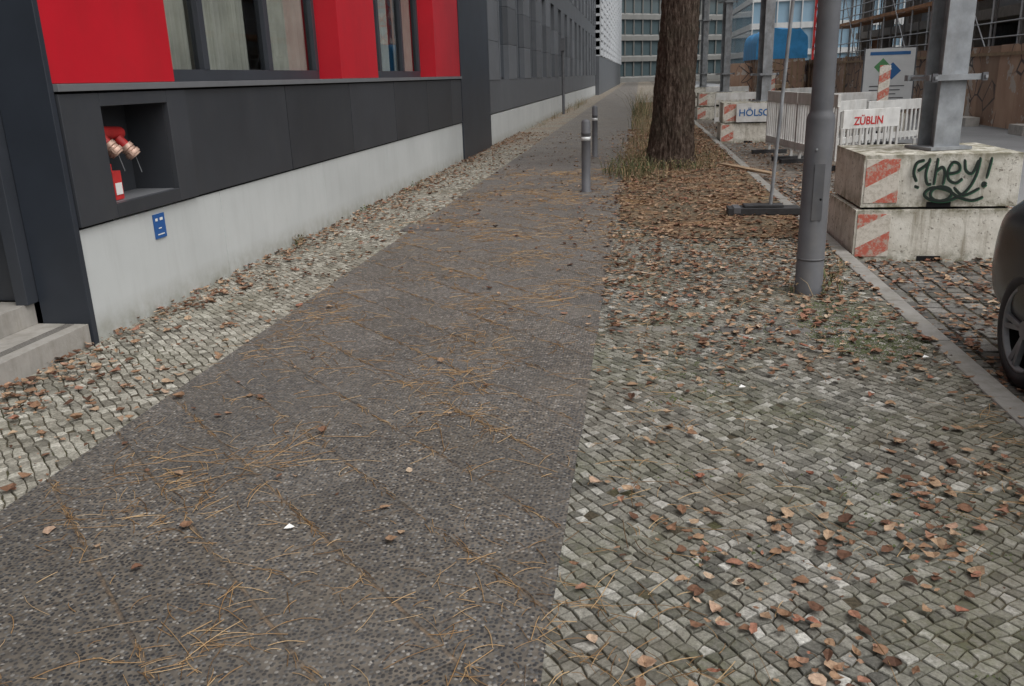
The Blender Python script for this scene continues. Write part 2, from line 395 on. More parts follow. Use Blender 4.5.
scatter(-.3,1.78,9,26,300,.010,1.15)
scatter(1.88,4.4,2,14,280,-.07,1.1)
scatter(1.88,4.4,14,30,90,-.07,1.2)
me=bpy.data.meshes.new('fallen_leaves'); me.from_pydata(LV,[],LF); me.materials.append(M['leaf']); me.update()
o=bpy.data.objects.new('fallen_leaves',me); scene.collection.objects.link(o)
NV=[];NF=[]
def strand(x,y,z,L,a,w,curv,seg=5):
    o=len(NV)
    for i in range(seg+1):
        nx,ny=-math.sin(a),math.cos(a)
        zz=z+.004*math.sin(i/seg*math.pi)
        NV.append((x+nx*w,y+ny*w,zz));NV.append((x,y,zz+w*1.2));NV.append((x-nx*w,y-ny*w,zz))
        x+=math.cos(a)*L/seg;y+=math.sin(a)*L/seg;a+=curv+U(-.1,.1)
    for i in range(seg):
        for k in (0,1): NF.append((o+3*i+k,o+3*i+k+1,o+3*i+4+k,o+3*i+3+k))
for _ in range(16000):
    x=U(-2.5,.1) if R()<.85 else U(-.2,1.7); y=1.4+ (R()**1.3)*14
    n1=noise.noise(Vector((x*1.5,y*1.2,20)))*.5+.5
    if R()>max(.08,(n1-.42)*3.0): continue
    strand(x,y,.009,U(.03,.14) if R()<.88 else U(.15,.28),U(0,6.28),U(.0006,.0012)*(1+y*.12),U(-.22,.22),4)
for _ in range(6500):
    k=random.randint(-6,40); s=(k)*.355/.7071; x=U(-2.5,-.25); y=s-x
    if y<1.4 or y>12: continue
    if noise.noise(Vector((x*2,y*2,5)))<-.03: continue
    strand(x+U(-.013,.013),y+U(-.013,.013),.008,U(.02,.08),-.785+U(-.45,.45)+math.pi*random.randint(0,1),U(.0006,.0012)*(1+y*.1),U(-.1,.1),3)
me=bpy.data.meshes.new('pine_needles'); me.from_pydata(NV,[],NF); me.materials.append(M['needle']); me.update()
o=bpy.data.objects.new('pine_needles',me); scene.collection.objects.link(o)

# ------------------------------------------------------------ left office building
W=-3.55
b=B()
for y0,y1 in ((4.95,6.9),(6.9,9.4),(9.4,12),(12,14.7),(14.7,17.4)):
    b.box(W-.3,W,y0+.003,y1-.003,-.1,.745,'plinth')
b.box(W-.32,W-.012,6.215,17.39,.70,1.6,'gap'); b.box(W-.32,W-.012,4.96,5.37,.70,1.6,'gap')
PX=W+.02
def panel(y0,y1,z0,z1,mat='dark',x1=PX,d=.03): b.box(x1-d,x1,y0+.009,y1-.009,z0,z1,mat)
panel(4.95,5.38,.765,1.585,'dark',PX+.012,.04); panel(6.2,6.5,.765,1.585,'dark',PX+.012,.04); panel(5.366,6.214,.765,.86,'dark',PX+.012,.04); panel(5.366,6.214,1.5,1.585,'dark',PX+.012,.04)
for y0 in (6.5,8.5,10.5,12.5,14.5): panel(y0,min(y0+2,17.38) if y0<14 else 16.4,.765,1.585)
panel(16.4,17.4,.765,1.585)
b.box(W-.25,W+.05,4.95,17.4,1.60,1.645,'sill')
for fl in range(5):
    z0=1.648+fl*3.5; z1=z0+2.35; rec=W-.3
    if fl>0: b.box(W-.3,W,4.95,17.4,z0-1.15,z0-.05,'dark'); b.box(W-.3,W+.05,4.95,17.4,z0-.048,z0-.003,'sill')
    for y0,y1 in ((4.95,6.4),(10.3,11.8),(15.3,17.4)):
        b.box(W-.42,W+.012,y0,y1,z0,z1,'red')
    for y0,y1,mul in ((6.4,10.3,(7.5,8.9)),(11.8,15.3,(12.9,14.2))):
        x=rec
        b.box(x-.06,x+.03,y0,y1,z0,z0+.10,'frame'); b.box(x-.06,x+.03,y0,y1,z1-.1,z1,'frame')
        for yy in (y0+.04,)+mul+(y1-.04,): b.box(x-.055,x+.035,yy-.05,yy+.05,z0+.1,z1-.1,'frame')
        b.add([(x-.015,y0,z0+.1),(x-.015,y1,z0+.1),(x-.015,y1,z1-.1),(x-.015,y0,z1-.1)],[(0,1,2,3)],'glass')
        for ca,cb in ((y0+.02,y0+(y1-y0)*.28),(y0+(y1-y0)*.33,y0+(y1-y0)*.58),(y0+(y1-y0)*.67,y1-.02)):
            n=72; vs=[]
            for i in range(n+1):
                yy=ca+(cb-ca)*i/n; xx=x-.11+.028*math.sin(i*.95)+.012*math.sin(i*2.3)
                vs+=[(xx,yy,z0+.02),(xx,yy,z1)]
            b.add(vs,[(2*i,2*i+2,2*i+3,2*i+1) for i in range(n)],'curtain',True)
        b.box(x-.9,x-.85,y0-.3,y1+.3,z0,z1,'wallin')
    b.box(W-.95,W,4.95,17.4,z1+.002,z1+.05,'dark')
b.box(W-14,W-1.22,4.95,17.4,-.1,19.5,'darker')
b.box(W-1.22,W,4.95,17.4,17.9,19.5,'dark')
b.box(W-.33,W+.018,4.90,4.948,-.1,19.5,'darker')
b.box(W-.42,W-.335,4.80,4.95,.29,4,'frame')
b.box(W-1.22,W-.42,4.92,4.95,.29,19.5,'dark')
b.box(W-1.6,W-.98,-8,4.79,.43,3.2,'dglass')
for k in range(10): b.box(W-1.0,W-.94,4.9-k*1.2-.26,4.9-k*1.2-.2,.43,3.2,'frame')
b.box(W-14,W-.3,-8,4.90,3.2,19.5,'dark')
b.box(W-.5,W+.03,17.403,19.1,-.1,19.5,'darker'); b.box(W-.5,W+.026,19.105,20.8,-.1,19.5,'darker')
b.box(W-.36,W-.33,5.30,6.28,.80,1.56,'dark'); b.box(W-.33,W-.01,5.33,5.37,.80,1.56,'dark'); b.box(W-.33,W-.01,6.21,6.214,.80,1.56,'dark'); b.box(W-.33,W-.01,5.372,6.208,1.502,1.55,'dark')
b.obj('office_building',.004,seg=1)

b=B()
b.box(W-.32,W-.01,5.385,6.2,.845,.862,'sill')
b.cyl((W-.20,5.56,1.50),(W-.20,5.56,1.28),.04,'redp'); b.cyl((W-.20,5.50,1.33),(W-.20,5.90,1.30),.045,'redp')
b.cyl((W-.23,5.47,1.38),(W-.1,5.47,1.38),.05,'redp')
for yy,zz in ((5.62,1.30),(5.83,1.27)):
    A=Vector((.55,.28,-.80)).normalized(); c0=Vector((W-.18,yy,zz))
    b.cyl(c0,c0+A*.10,.036,'redp')
    b.lathe(c0+A*.07,A,[(0,.036),(0,.048),(.03,.052),(.035,.042),(.055,.042),(.058,.055),(.085,.057),(.088,.048),(.10,.048),(.104,.0)],'brass',20)
    b.lathe(c0+A*.07,A,[(.036,.0425),(.036,.047),(.054,.047),(.054,.0425)],'brass',20)
    for q in (-1,1):
        s=A.cross(Vector((0,0,1))).normalized(); e=c0+A*.14+s*q*.055; b.beam(e-A*.018,e+A*.018,.02,.018,'brass')
    e=c0+A*.17
    for j in range(4): b.cyl(e+Vector((0,.012*j,-.03*j)),e+Vector((0,.012*(j+1),-.03*(j+1))),.0035,'steel',n=6)
b.box(W-.15,W-.05,5.50,5.60,.866,1.06,'redp'); b.box(W-.049,W-.046,5.512,5.588,.90,.98,'paper'); b.box(W-.14,W-.06,5.4985,5.4995,.90,.98,'paper'); b.cyl((W-.10,5.55,1.06),(W-.10,5.55,1.11),.018,'redp')
b.obj('dry_riser_inlet',.003)
b=B(); b.box(W+.002,W+.01,5.82,5.97,.53,.71,'bluep')
for z,y0,y1 in ((.66,5.84,5.87),(.66,5.90,5.94),(.60,5.87,5.91),(.555,5.85,5.94)): b.box(W+.0105,W+.012,y0,y1,z,z+.008 if z<.64 else z+.02,'paper')
b.obj('hydrant_sign')
b=B(); b.box(W-3,W,-8,4.89,-.1,.145,'step'); b.box(W-3,W-.36,-8,4.89,.146,.29,'step'); b.box(W-3,W-.75,-8,4.79,.291,.43,'step')
for k in range(4): b.box(W-.10-k*.018,W-.092-k*.018,-8,4.88,.1455,.148,'iron')
b.obj('entrance_steps',.012)

b=B()
for i in range(17):
    y0=20.8+i*3; b.box(W-.3,W,y0+.004,y0+2.996,-.1,.74,'plinth')
b.box(W-14,W-.16,20.81,71.8,-.1,19.5,'darker')
for fl in range(5):
    z0=1.55+fl*3.6
    b.box(W-.2,W+.01,20.8,71.8,z0-.8+.02,z0,'panel2')
    y=20.8
    while y<71:
        b.box(W-.2,W+.02,y,y+1.55,z0+.003,z0+.9,'panel2'); b.box(W-.2,W+.02,y,y+1.55,z0+.91,z0+1.85,'panel2'); b.box(W-.2,W+.02,y,y+1.55,z0+1.86,z0+2.815,'panel2')
        b.box(W-.14,W-.13,y+1.55,y+3.3,z0+.05,z0+2.8,'dglass')
        b.box(W-.15,W+.05,y+1.553,y+1.63,z0+.003,z0+2.8,'panel2')
        b.box(W-.15,W-.08,y+2.4,y+2.47,z0+.003,z0+2.8,'frame')
        y+=3.3
b.obj('grey_office_building')
b=B()
b.box(W-14,W-.3,71.9,150,-.1,26,'panel2'); b.box(W-.3,W+.3,71.9,150,-.1,3,'panel2')
for k in range(36): b.box(W-.3,W+.35,72,150,3.1+k*.62,3.1+k*.62+.42,'louv')
for k in range(14): b.box(W-.3,W+.45,72+k*6,72.25+k*6,3,25.6,'louv')
b.obj('louvred_building')
b=B()
pts=[( -6+i*1.6, 165+ 26*math.sin((i/40)*math.pi*.75) ) for i in range(41)]
for fl in range(9):
    z0=fl*3.7
    for i in range(40):
        (xa,ya),(xb,yb)=pts[i],pts[i+1]
        b.add([(xa,ya,z0+1.1),(xb,yb,z0+1.1),(xb,yb,z0+3.7),(xa,ya,z0+3.7)],[(0,1,2,3)],'gglass')
        b.add([(xa,ya-.6,z0),(xb,yb-.6,z0),(xb,yb-.6,z0+.8),(xa,ya-.6,z0+.8),(xa,ya+.2,z0+1.1),(xb,yb+.2,z0+1.1)],[(0,1,2,3),(3,2,5,4)],'dpale')
        b.box(xa-.12,xa+.12,ya-.35,ya-.05,z0+1.1,z0+3.7,'dpale')
b.obj('curved_office_building')
b=B(); b.box(14,34,118,150,-.1,24,'bglass')
for k in range(8):
    b.box(13.8,34.2,117.7,150,k*3.2,k*3.2+.7,'pale')
for k in range(14): b.box(13.9+k*1.5,14.02+k*1.5,117.6,118,0,24,'pale')
b.obj('glass_office_building')
b=B(); b.box(-60,-12,160,190,-.1,22,'panel2'); b.box(38,110,150,180,-.1,14,'pale')
for k in range(3):
    for j in range(24): b.box(39+j*3,40.6+j*3,149.8,150.0,1.5+k*3.7,3.6+k*3.7,'dglass')
b.obj('distant_building')

YE=62
b=B()
for fl in range(6):
    z=fl*3.3; b.box(14,30,16,YE,z-.05,z+.35,'bigconc')
    for k in range(10):
        b.box(14.3,14.9,16.5+k*5,17.1+k*5,z+.35,z+3.3-.05,'bigconc')
    for k in range(9):
        q=(k*7+fl*3)%5
        if q<2: b.box(14.9,15.1,17.2+k*5,min(21.4+k*5,YE),z+.35,z+3.25,'pale' if (k+fl)%2 else 'orange')
        elif q==2: b.box(15.2,15.3,17.2+k*5,min(19.8+k*5,YE),z+.35,z+2.4,'wood')
    b.box(17.4,17.6,16,YE,z+.35,z+3.25,'bigconc')
b.obj('building_shell')
b=B(); 
nk=int((YE-15)/2.4)
for k in range(nk+1):
    y=15+k*2.4
    for x in (12.3,13.3): b.cyl((x,y,-.1),(x,y,19),.04,'scafnet',n=6,cap=False)
ye=15+nk*2.4
for fl in range(9):
    z=1.9+fl*2.0
    b.box(12.32,13.28,15,ye,z,z+.06,'orange' if fl%2 else 'wood')
    for zz in (.5,1.0): b.cyl((12.28,15,z+zz),(12.28,ye,z+zz),.028,'scafnet',n=6,cap=False)
    b.box(12.26,12.29,15,ye,z+.06,z+.22,'orange')
    for k in range(nk):
        if k%4==fl%4: b.cyl((12.26,15+k*2.4,z),(12.26,17.4+k*2.4,z+2),.028,'scafnet',n=6,cap=False)
for k in range(6):
    b.cyl((14+k*2.6,62.6,-.1),(14+k*2.6,62.6,19),.04,'scafnet',n=6,cap=False)
b.obj('scaffolding')

b=B(); y=-5
while y<95:
    b.box(9.3,9.33,y+.006,y+1.244,-.05,2.0+U(-.02,.02),'ply'); 
    if int(y)%3==0: b.box(9.24,9.298,y,y+.08,-.08,2.05,'wood')
    y+=1.25
b.box(9.26,9.298,-5,95,1.75,1.83,'wood')
y=-4
while y<95: b.box(8.85,9.22,y,y+.8,-.085,.15,'bigconc'); y+=3.7
b.obj('plywood_hoarding')
b=B()
for k in range(9):
    x0=4.6+k*.52; b.box(x0,x0+.5,52,52.03,-.05,1.95,'ply')
b.obj('plywood_hoarding')

def stack(x0,x1,y0,y1,n=2,name='concrete_ballast_block',off=.03,stripe=True):
    b=B()
    for k in range(n):
        z0=-.085+k*.475; d=(-.015,.025)[k%2]+U(-off,off)*.3
        b.box(x0+d,x1+d,y0+d*.5,y1+d*.5,z0+(.012 if k else 0),z0+.465,'conc')
        if stripe: b.box(x0+d+.02,x0+d+.30,y0+d*.5-.006,y0+d*.5-.002,z0+.05,z0+.43,'stripe')
        b.box(x0+d+.55,x0+d+.75,y0+d*.5-.004,y0+d*.5+.1,z0+.008,z0+.055,'gap')
    b.box(x0+.05,x1-.05,y0+.06,y1-.06,-.05,n*.475-.12,'gap')
    return b.obj(name,.022)
def column(x,y,z0,h,yaw=.25):
    b=B(); c=(x,y); w=.125
    b.box(x-w,x+w,y-w,y-w+.02,z0,h,'steel',yaw,c); b.box(x-w,x+w,y+w-.02,y+w,z0,h,'steel',yaw,c); b.box(x-.008,x+.008,y-w+.021,y+w-.021,z0,h,'steel',yaw,c)
    b.box(x-.2,x+.2,y-.2,y+.2,z0,z0+.025,'steel',yaw,c)
    for zc in (z0+.62,z0+3.0):
        b.box(x-.28,x+.28,y-w-.06,y-w-.005,zc-.025,zc+.025,'steel',yaw,c); b.box(x-.28,x+.28,y+w+.005,y+w+.06,zc-.025,zc+.025,'steel',yaw,c)
        for sx in (-.24,.24): 
            b.box(x+sx-.012,x+sx+.012,y-w-.1,y+w+.1,zc-.012,zc+.012,'steel',yaw,c)
            b.box(x+sx-.025,x+sx+.025,y-w-.08,y-w-.062,zc-.035,zc+.035,'lamp',yaw,c)
    b.box(x-.2,x+.2,y-.2,y+.2,h,h+.02,'steel',yaw,c)
    return b.obj('steel_column')
stack(1.93,3.22,7.9,9.0)
column(2.70,8.42,.86,6.0,.3)
stack(1.95,3.75,21.5,22.5,2); column(2.95,22.0,.86,6.0,.4)
stack(2.05,3.7,32,33,2); column(3.0,32.5,.86,6.0,.4)
stack(2.05,3.7,43,44,2); column(3.0,43.5,.86,6.0,.4)
stack(5.2,6.9,24,25,1)
b=B(); b.beam((2.8,8,6.15),(3.05,44,6.15),.2,.25,'steel'); b.beam((3.3,8,6.5),(3.5,44,6.5),.3,.3,'steel')
b.obj('gantry_beam')
def text(s,loc,size,mat,rz=0,name='lettering'):
    c=bpy.data.curves.new(name,'FONT'); c.body=s; c.size=size; c.extrude=.001; c.materials.append(M[mat]); c.offset=.003
    o=bpy.data.objects.new(name,c); scene.collection.objects.link(o); o.location=loc; o.rotation_euler=(math.pi/2,0,rz); return o
b=B(); b.box(2.28,3.72,21.43,21.45,.41,.84,'white'); pl=b.obj('name_board'); 
t=text('HÖLSCH',(2.33,21.424,.55),.22,'signb'); t.parent=pl
b=B()
def arc(cx,cy,rx,ry,a0,a1,n=12): return [(cx+rx*math.cos(math.radians(a0+(a1-a0)*i/n)),cy+ry*math.sin(math.radians(a0+(a1-a0)*i/n))) for i in range(n+1)]
S=[[(.10,.98),(.0,.92),(-.03,.70),(.02,.50)],[(.02,.74),(.10,.84),(.17,.95)],[(.17,1.02),(.13,.70),(.16,.46),(.22,.44)],
   [(.27,1.02),(.26,.75),(.25,.42)],[(.26,.72),(.34,.82),(.38,.68),(.37,.42)],
   [(.42,.66),(.56,.72),(.55,.88),(.47,.92),(.42,.74),(.44,.54),(.54,.46),(.62,.56)],
   [(.62,.98),(.65,.74),(.74,.68),(.80,.96)],[(.82,1.02),(.79,.62),(.68,.26),(.46,.06),(.24,.08),(.14,.22),(.24,.36),(.44,.30),(.60,.14),(.78,.06),(.92,.14)],
   arc(.36,.22,.14,.16,0,360),[(.52,.36),(.66,.18),(.86,.34)],
   [(.97,1.02),(.93,.55)],arc(.91,.42,.02,.035,0,360),[(.0,.40),(.06,.36)]]
for mt,wd,yy in (('spgreen',.027,7.880),('black',.020,7.872)):
    for s in S:
        P=[]
        for i in range(len(s)-1):
            p0=s[max(i-1,0)];p1=s[i];p2=s[i+1];p3=s[min(i+2,len(s)-1)]
            for q in range(5):
                t_=q/5; h=lambda a,b_,c_,d_: .5*((2*b_)+(-a+c_)*t_+(2*a-5*b_+4*c_-d_)*t_*t_+(-a+3*b_-3*c_+d_)*t_**3)
                P.append((h(p0[0],p1[0],p2[0],p3[0]),h(p0[1],p1[1],p2[1],p3[1])))
        P.append(s[-1])
        sh=.006 if mt=='spgreen' else 0
        b.ribbon([(2.37+p[0]*.62+sh,.44+p[1]*.38-sh) for p in P],wd,yy,mt)
b.obj('graffiti_tag')

b=B(); lx,ly=1.265,6.43
b.lathe((lx,ly,0),(0,0,1),[(-.05,.105),(.04,.105),(.05,.098),(1.25,.096),(1.28,.09),(1.30,.078),(1.32,.076),(4,.072),(8,.05)],'lamp',28)
b.box(lx-.035,lx+.035,ly-.1,ly-.094,.55,.95,'lamp')
b.lathe((lx,ly,.25),(0,0,1),[(0,.0985),(0,.100),(.015,.100),(.015,.0985)],'lamp',28)
b.cyl((lx,ly,8),(lx+1.6,ly,8.5),.04,'lamp'); b.box(lx+1.4,lx+2.1,ly-.14,ly+.14,8.45,8.57,'lamp'); b.box(lx+1.5,lx+2.05,ly-.1,ly+.1,8.44,8.448,'paper')
for sx,sz in ((-.03,1.05),(.02,.7)): b.cyl((lx+sx,ly-.093,sz),(lx+sx,ly-.1,sz),.008,'steel',n=8)
b.obj('street_lamp')

def bollard(x,y,r=.06,name='bollard'):
    b=B(); b.lathe((x,y,0),(0,0,1),[(-.05,r*1.25),(.02,r*1.25),(.03,r),(.8,r),(.805,r+.004),(.83,r+.004),(.835,r),(.97,r),(1.0,r*.75),(1.01,0)],'lamp',20)
    b.lathe((x,y,.72),(0,0,1),[(0,r+.0005),(0,r+.0015),(.05,r+.0015),(.05,r+.0005)],'sign',20)
    return b.obj(name)
bollard(-.74,12.27,.064); bollard(-.88,17.6,.055)
b=B(); b.cyl((-3.25,38,0),(-3.25,38,3.0),.06,'lamp'); b.box(-3.34,-3.16,37.9,38.1,2.6,3.1,'lamp'); b.obj('sign_post')

b=B(); fx,fy=1.52,10.1
b.box(1.02,1.82,fy-.13,fy+.13,.012,.09,'rubber'); b.box(1.2,1.64,fy-.09,fy+.09,.091,.12,'rubber'); b.box(1.08,1.16,fy-.132,fy+.132,.03,.10,'lamp')
b.cyl((fx-.02,fy,.1),(fx+.15,fy+.16,3.0),.021,'steel',n=10)
b.obj('fence_post_with_foot',.006)

def barrier(p0,p1,h=1.05,txt=None):
    p0=Vector((*p0,-.08));p1=Vector((*p1,-.08)); d=(p1-p0); L=d.length; d.normalize()
    up=Vector((0,0,1)); b=B()
    th=.30 if txt else .20
    b.beam(p0+up*(h-th/2),p1+up*(h-th/2),.05,th,'white'); b.beam(p0+up*.30,p1+up*.30,.05,.12,'white')
    n=int(L/.13)
    for i in range(n+1):
        q=p0+d*(L*i/n)
        b.beam(q+up*.19,q+up*(h-th+.01),.035,.05 if i%5 else .09,'white')
    for e in (.12,.88):
        q=p0+d*L*e; s=d.cross(up)
        b.beam(q-s*.35+up*.04,q+s*.35+up*.04,.14,.08,'rubber'); b.beam(q+up*.08,q+up*.2,.05,.05,'white')
    o=b.obj('construction_barrier',.004)
    if txt:
        s=d.cross(up); q=p0+d*.22+up*(h-.24)+s*.03
        t=text(txt,q,.18,'redp',math.atan2(d.y,d.x)); t.parent=o
    return o
barrier((2.65,18.9),(2.9,16.9),1.25); barrier((2.9,16.85),(3.2,14.9),1.25)
barrier((3.27,14.9),(4.3,15.5),1.0,'ZÜBLIN')
barrier((3.6,17.3),(4.45,18.4)); barrier((4.5,18.4),(5.9,19.5),h=1.0)
barrier((2.2,26.5),(3.9,26.8)); barrier((2.6,36),(4.3,36.4)); barrier((4.6,30),(6.4,31)); barrier((4.4,23),(6.2,23.5))
b=B(); bx,by=5.10,19.7
b.box(bx-.11,bx+.11,by-.02,by+.02,.45,1.6,'stripe'); b.box(bx-.03,bx+.03,by-.015,by+.015,-.05,.45,'white'); b.box(bx-.3,bx+.3,by-.2,by+.2,-.08,.03,'rubber')
b.obj('warning_beacon')
b=B(); bx,by=4.7,33
b.box(bx-.11,bx+.11,by-.02,by+.02,.3,1.4,'stripe'); b.box(bx-.03,bx+.03,by-.015,by+.015,-.05,.3,'white'); b.box(bx-.3,bx+.3,by-.2,by+.2,-.08,.03,'rubber')
b.obj('warning_beacon')
b=B(); sx,sy=7.75,29.5
b.box(sx-.75,sx+.75,sy,sy+.03,.25,2.1,'sign')
for q in (-.65,.65): b.box(sx+q-.04,sx+q+.04,sy+.032,sy+.1,-.08,2.05,'wood')
for a0,a1 in ((sx-.79,sx-.75),(sx+.75,sx+.79)): b.box(a0,a1,sy-.01,sy+.03,.22,2.13,'lamp')
def dia(cx,cz,r,mat,y): b.add([(cx-r,y,cz),(cx,y,cz-r),(cx+r,y,cz),(cx,y,cz+r)],[(0,1,2,3)],mat)
dia(sx-.2,1.55,.26,'signg',sy-.004); dia(sx+.1,1.42,.26,'signb',sy-.008); dia(sx-.05,1.48,.14,'sign',sy-.012)
for k in range(5): b.box(sx-.55,sx+.5-.12*(k%3),sy-.006,sy-.003,.95-k*.12,.98-k*.12,'lamp')
b.box(sx-.6,sx+.6,sy-.006,sy-.003,1.9,2.0,'signb')
b.obj('site_sign')
b=B(); n=18; rows=9; vs=[]
for j in range(rows):
    yy=50+6*j/(rows-1)
    for i in range(n+1):
        c_=math.cos(math.pi*i/n); s_=max(0,math.sin(math.pi*i/n))
        vs.append((7.55-1.35*math.copysign(abs(c_)**.6,c_),yy,2.1+1.55*s_**.4+.16*noise.noise(Vector((i*.7,j*1.1,2)))*(1 if 0<i<n else 0)))
fs=[(j*(n+1)+i,j*(n+1)+i+1,(j+1)*(n+1)+i+1,(j+1)*(n+1)+i) for j in range(rows-1) for i in range(n)]
b.add(vs,fs,'tarp',True); b.add(vs[:n+1],[list(range(n+1))],'tarp'); b.add(vs[-n-1:],[list(range(n+1))[::-1]],'tarp')
b.box(6.3,8.8,50.02,55.98,-.08,2.2,'ply')
for k in range(9): b.box(6.3+k*.3,6.36+k*.3,49.95,50.015,-.08,2.1,'wood')
b.obj('covered_container')
b=B()
for k in range(5): b.box(5.2,6.4,40,41.2,-.08+k*.22,-.08+k*.22+.12,'wood'); b.box(5.2,5.35,40,41.2,.045+k*.22,.135+k*.22,'wood'); b.box(6.2,6.4,40,41.2,.045+k*.22,.135+k*.22,'wood')
b.obj('pallet_stack')
b=B(); b.beam((1.45,15.6,.03),(2.1,13.9,.03),.14,.03,'wood'); b.obj('timber_planks')
b=B(); cx,cy=15.6,80
for ax,ay in ((-.8,-.8),(.8,-.8),(.8,.8),(-.8,.8)): b.beam((cx+ax,cy+ay,0),(cx+ax,cy+ay,40),.16,.16,'redp')
for k in range(25):
    z=k*1.6
    for (a0,b0),(a1,b1) in (((-.8,-.8),(.8,-.8)),((.8,.8),(-.8,.8)),((-.8,.8),(-.8,-.8)),((.8,-.8),(.8,.8))):
        b.beam((cx+a0,cy+b0,z),(cx+a1,cy+b1,z+1.6),.08,.08,'redp'); b.beam((cx+a0,cy+b0,z),(cx+a1,cy+b1,z),.08,.08,'redp')
b.obj('tower_crane')

b=B(); b.box(-2.62,-2.1,9.1,9.5,-.02,.014,'iron'); b.box(-2.58,-2.14,9.14,9.46,.0145,.018,'iron'); b.obj('utility_cover',.003)
b=B()
for x,y in ((-1.28,2.68),(1.62,4.85),(.55,4.3)):
    b.add([(x-.018,y-.008,.015),(x+.014,y-.012,.02),(x+.02,y+.009,.016),(x-.003,y+.014,.025)],[(0,1,2),(0,2,3)],'paper')
b.obj('litter')

# ------------------------------------------------------------ tree
def tube(b,pts,rad,mat,n=10,ridge=0):
    vs=[];fs=[]
    for k,(p,r) in enumerate(zip(pts,rad)):
        p=Vector(p); d=(Vector(pts[min(k+1,len(pts)-1)])-Vector(pts[max(k-1,0)])).normalized()
        a=Vector((1,0,0)) if abs(d.x)<.9 else Vector((0,1,0)); sx=d.cross(a).normalized(); sy=sx.cross(d)
        for i in range(n):
            t=2*math.pi*i/n; rr=r
            if ridge: rr*=1+ridge*(.6*noise.noise(Vector((math.cos(t)*3,math.sin(t)*3,p.z*1.0)))-.9*abs(noise.noise(Vector((math.cos(t)*11,math.sin(t)*11,p.z*2.6))))+.5*noise.noise(Vector((math.cos(t)*25,math.sin(t)*25,p.z*9))))
            vs.append(p+sx*math.cos(t)*rr+sy*math.sin(t)*rr)
    for k in range(len(pts)-1):
        for i in range(n): fs.append((k*n+i,k*n+(i+1)%n,(k+1)*n+(i+1)%n,(k+1)*n+i))
    b.add(vs,fs,mat,True)
tx,ty=.56,15.8
b=B(); pts=[];rad=[]
for k in range(150):
    z=-.1+k*.045 if k<90 else -.1+90*.045+(k-90)*.15; pts.append((tx+.02*math.sin(z*.7)+.03*z,ty,z)); rad.append(.385*(1-z/15.5)+.10*math.exp(-max(0,z)*4.5)+.0)
tube(b,pts,rad,'bark',120,.16)
tips=[]
for k in range(22):
    z=5.2+k*.34; a=k*2.4; L=U(2,3.6)*(1-.03*k); P=[Vector((tx+.03*z,ty,z))]; 
    for s in range(1,6): P.append(P[0]+Vector((math.cos(a+.12*s)*L*s/5,math.sin(a+.12*s)*L*s/5,.35*s/5*L+.1*math.sin(s))))
    tube(b,P,[.09*(1-s/6) for s in range(6)],'bark',7)
    for s in range(2,6):
        for q in range(3):
            e=P[s]+Vector((U(-.7,.7),U(-.7,.7),U(.0,.7))); tube(b,[P[s],(P[s]+e)/2+Vector((0,0,.05)),e],[.02,.013,.006],'bark',4); tips.append(e)
vs=[];fs=[]
for e in tips:
    for _ in range(12):
        p=e+Vector((random.gauss(0,.28),random.gauss(0,.28),random.gauss(0,.22))); u=Vector((U(-1,1),U(-1,1),U(-1,1))).normalized()*.06; v=u.cross(Vector((U(-1,1),U(-1,1),U(-1,1)))).normalized()*.035
        o_=len(vs); vs+=[p-u,p+v,p+u,p-v]; fs.append((o_,o_+1,o_+2,o_+3))
b.add(vs,fs,'fol'); b.obj('street_tree')

def weeds(name,spots):
    b=B()
    for (cx,cy,rx,ry,n,h,mats) in spots:
        for _ in range(n):
            a=U(0,6.28); r=math.sqrt(R()); x=cx+rx*r*math.cos(a); y=cy+ry*r*math.sin(a); hh=h*U(.25,1.1); la=U(0,6.28); ln=U(.2,1.1)*hh; w=U(.002,.006)
            px,py=-math.sin(la)*w,math.cos(la)*w; ex,ey=math.cos(la)*ln,math.sin(la)*ln
            b.add([(x-px,y-py,0),(x+px,y+py,0),(x+ex*.4+px,y+ey*.4+py,hh*.6),(x+ex*.4-px,y+ey*.4-py,hh*.6),(x+ex,y+ey,hh*.9)],[(0,1,2,3),(3,2,4)],random.choice(mats))
            if R()<.5:
                for q in range(3):
                    f=U(.3,.9); c=Vector((x+ex*f,y+ey*f,hh*f)); u=Vector((U(-1,1),U(-1,1),U(-.2,.5)))*.03; v=Vector((U(-1,1),U(-1,1),U(-1,1)))*.014
                    b.add([c,c+u*.5+v,c+u,c+u*.5-v],[(0,1,2,3)],random.choice(mats))
    return b.obj(name)
G=['green','straw','green']; S_=['straw','green','straw']
weeds('weeds',[(-.15,14.4,.45,.8,260,.36,G),(.1,13.6,.5,.5,70,.2,S_),(.9,15.0,.4,.4,90,.22,S_),(-.1,16.6,.4,1.0,130,.4,S_),(1.2,16.5,.4,1.2,110,.32,S_),(.3,20,.7,2,160,.4,S_),
 (.55,15.1,.5,.3,150,.2,G),(1.27,6.42,.15,.13,26,.14,S_),(1.45,6.6,.15,.3,26,.2,S_),(1.6,7.5,.12,.5,16,.12,G),(.1,26,.4,3,160,.6,S_),(.1,34,.4,4,250,1.2,G),(1,30,.6,5,130,.6,S_)])
weeds('wall_weeds',[(-3.5,8.35,.04,.08,16,.15,S_),(-3.5,10.6,.04,.3,14,.08,G),(-3.5,13,.05,.8,20,.08,G),(-3.3,32,.15,6,90,.25,S_),(-3.2,46,.2,8,150,.5,S_)])
b=B()
def mossp(x,y):
    s=U(.003,.008); b.add([(x-s,y-s,-.002),(x+s,y-s*.5,-.002),(x+s*.6,y+s,-.001),(x,y,.002+s*.5)],[(0,1,3),(1,2,3),(2,0,3)],'green')
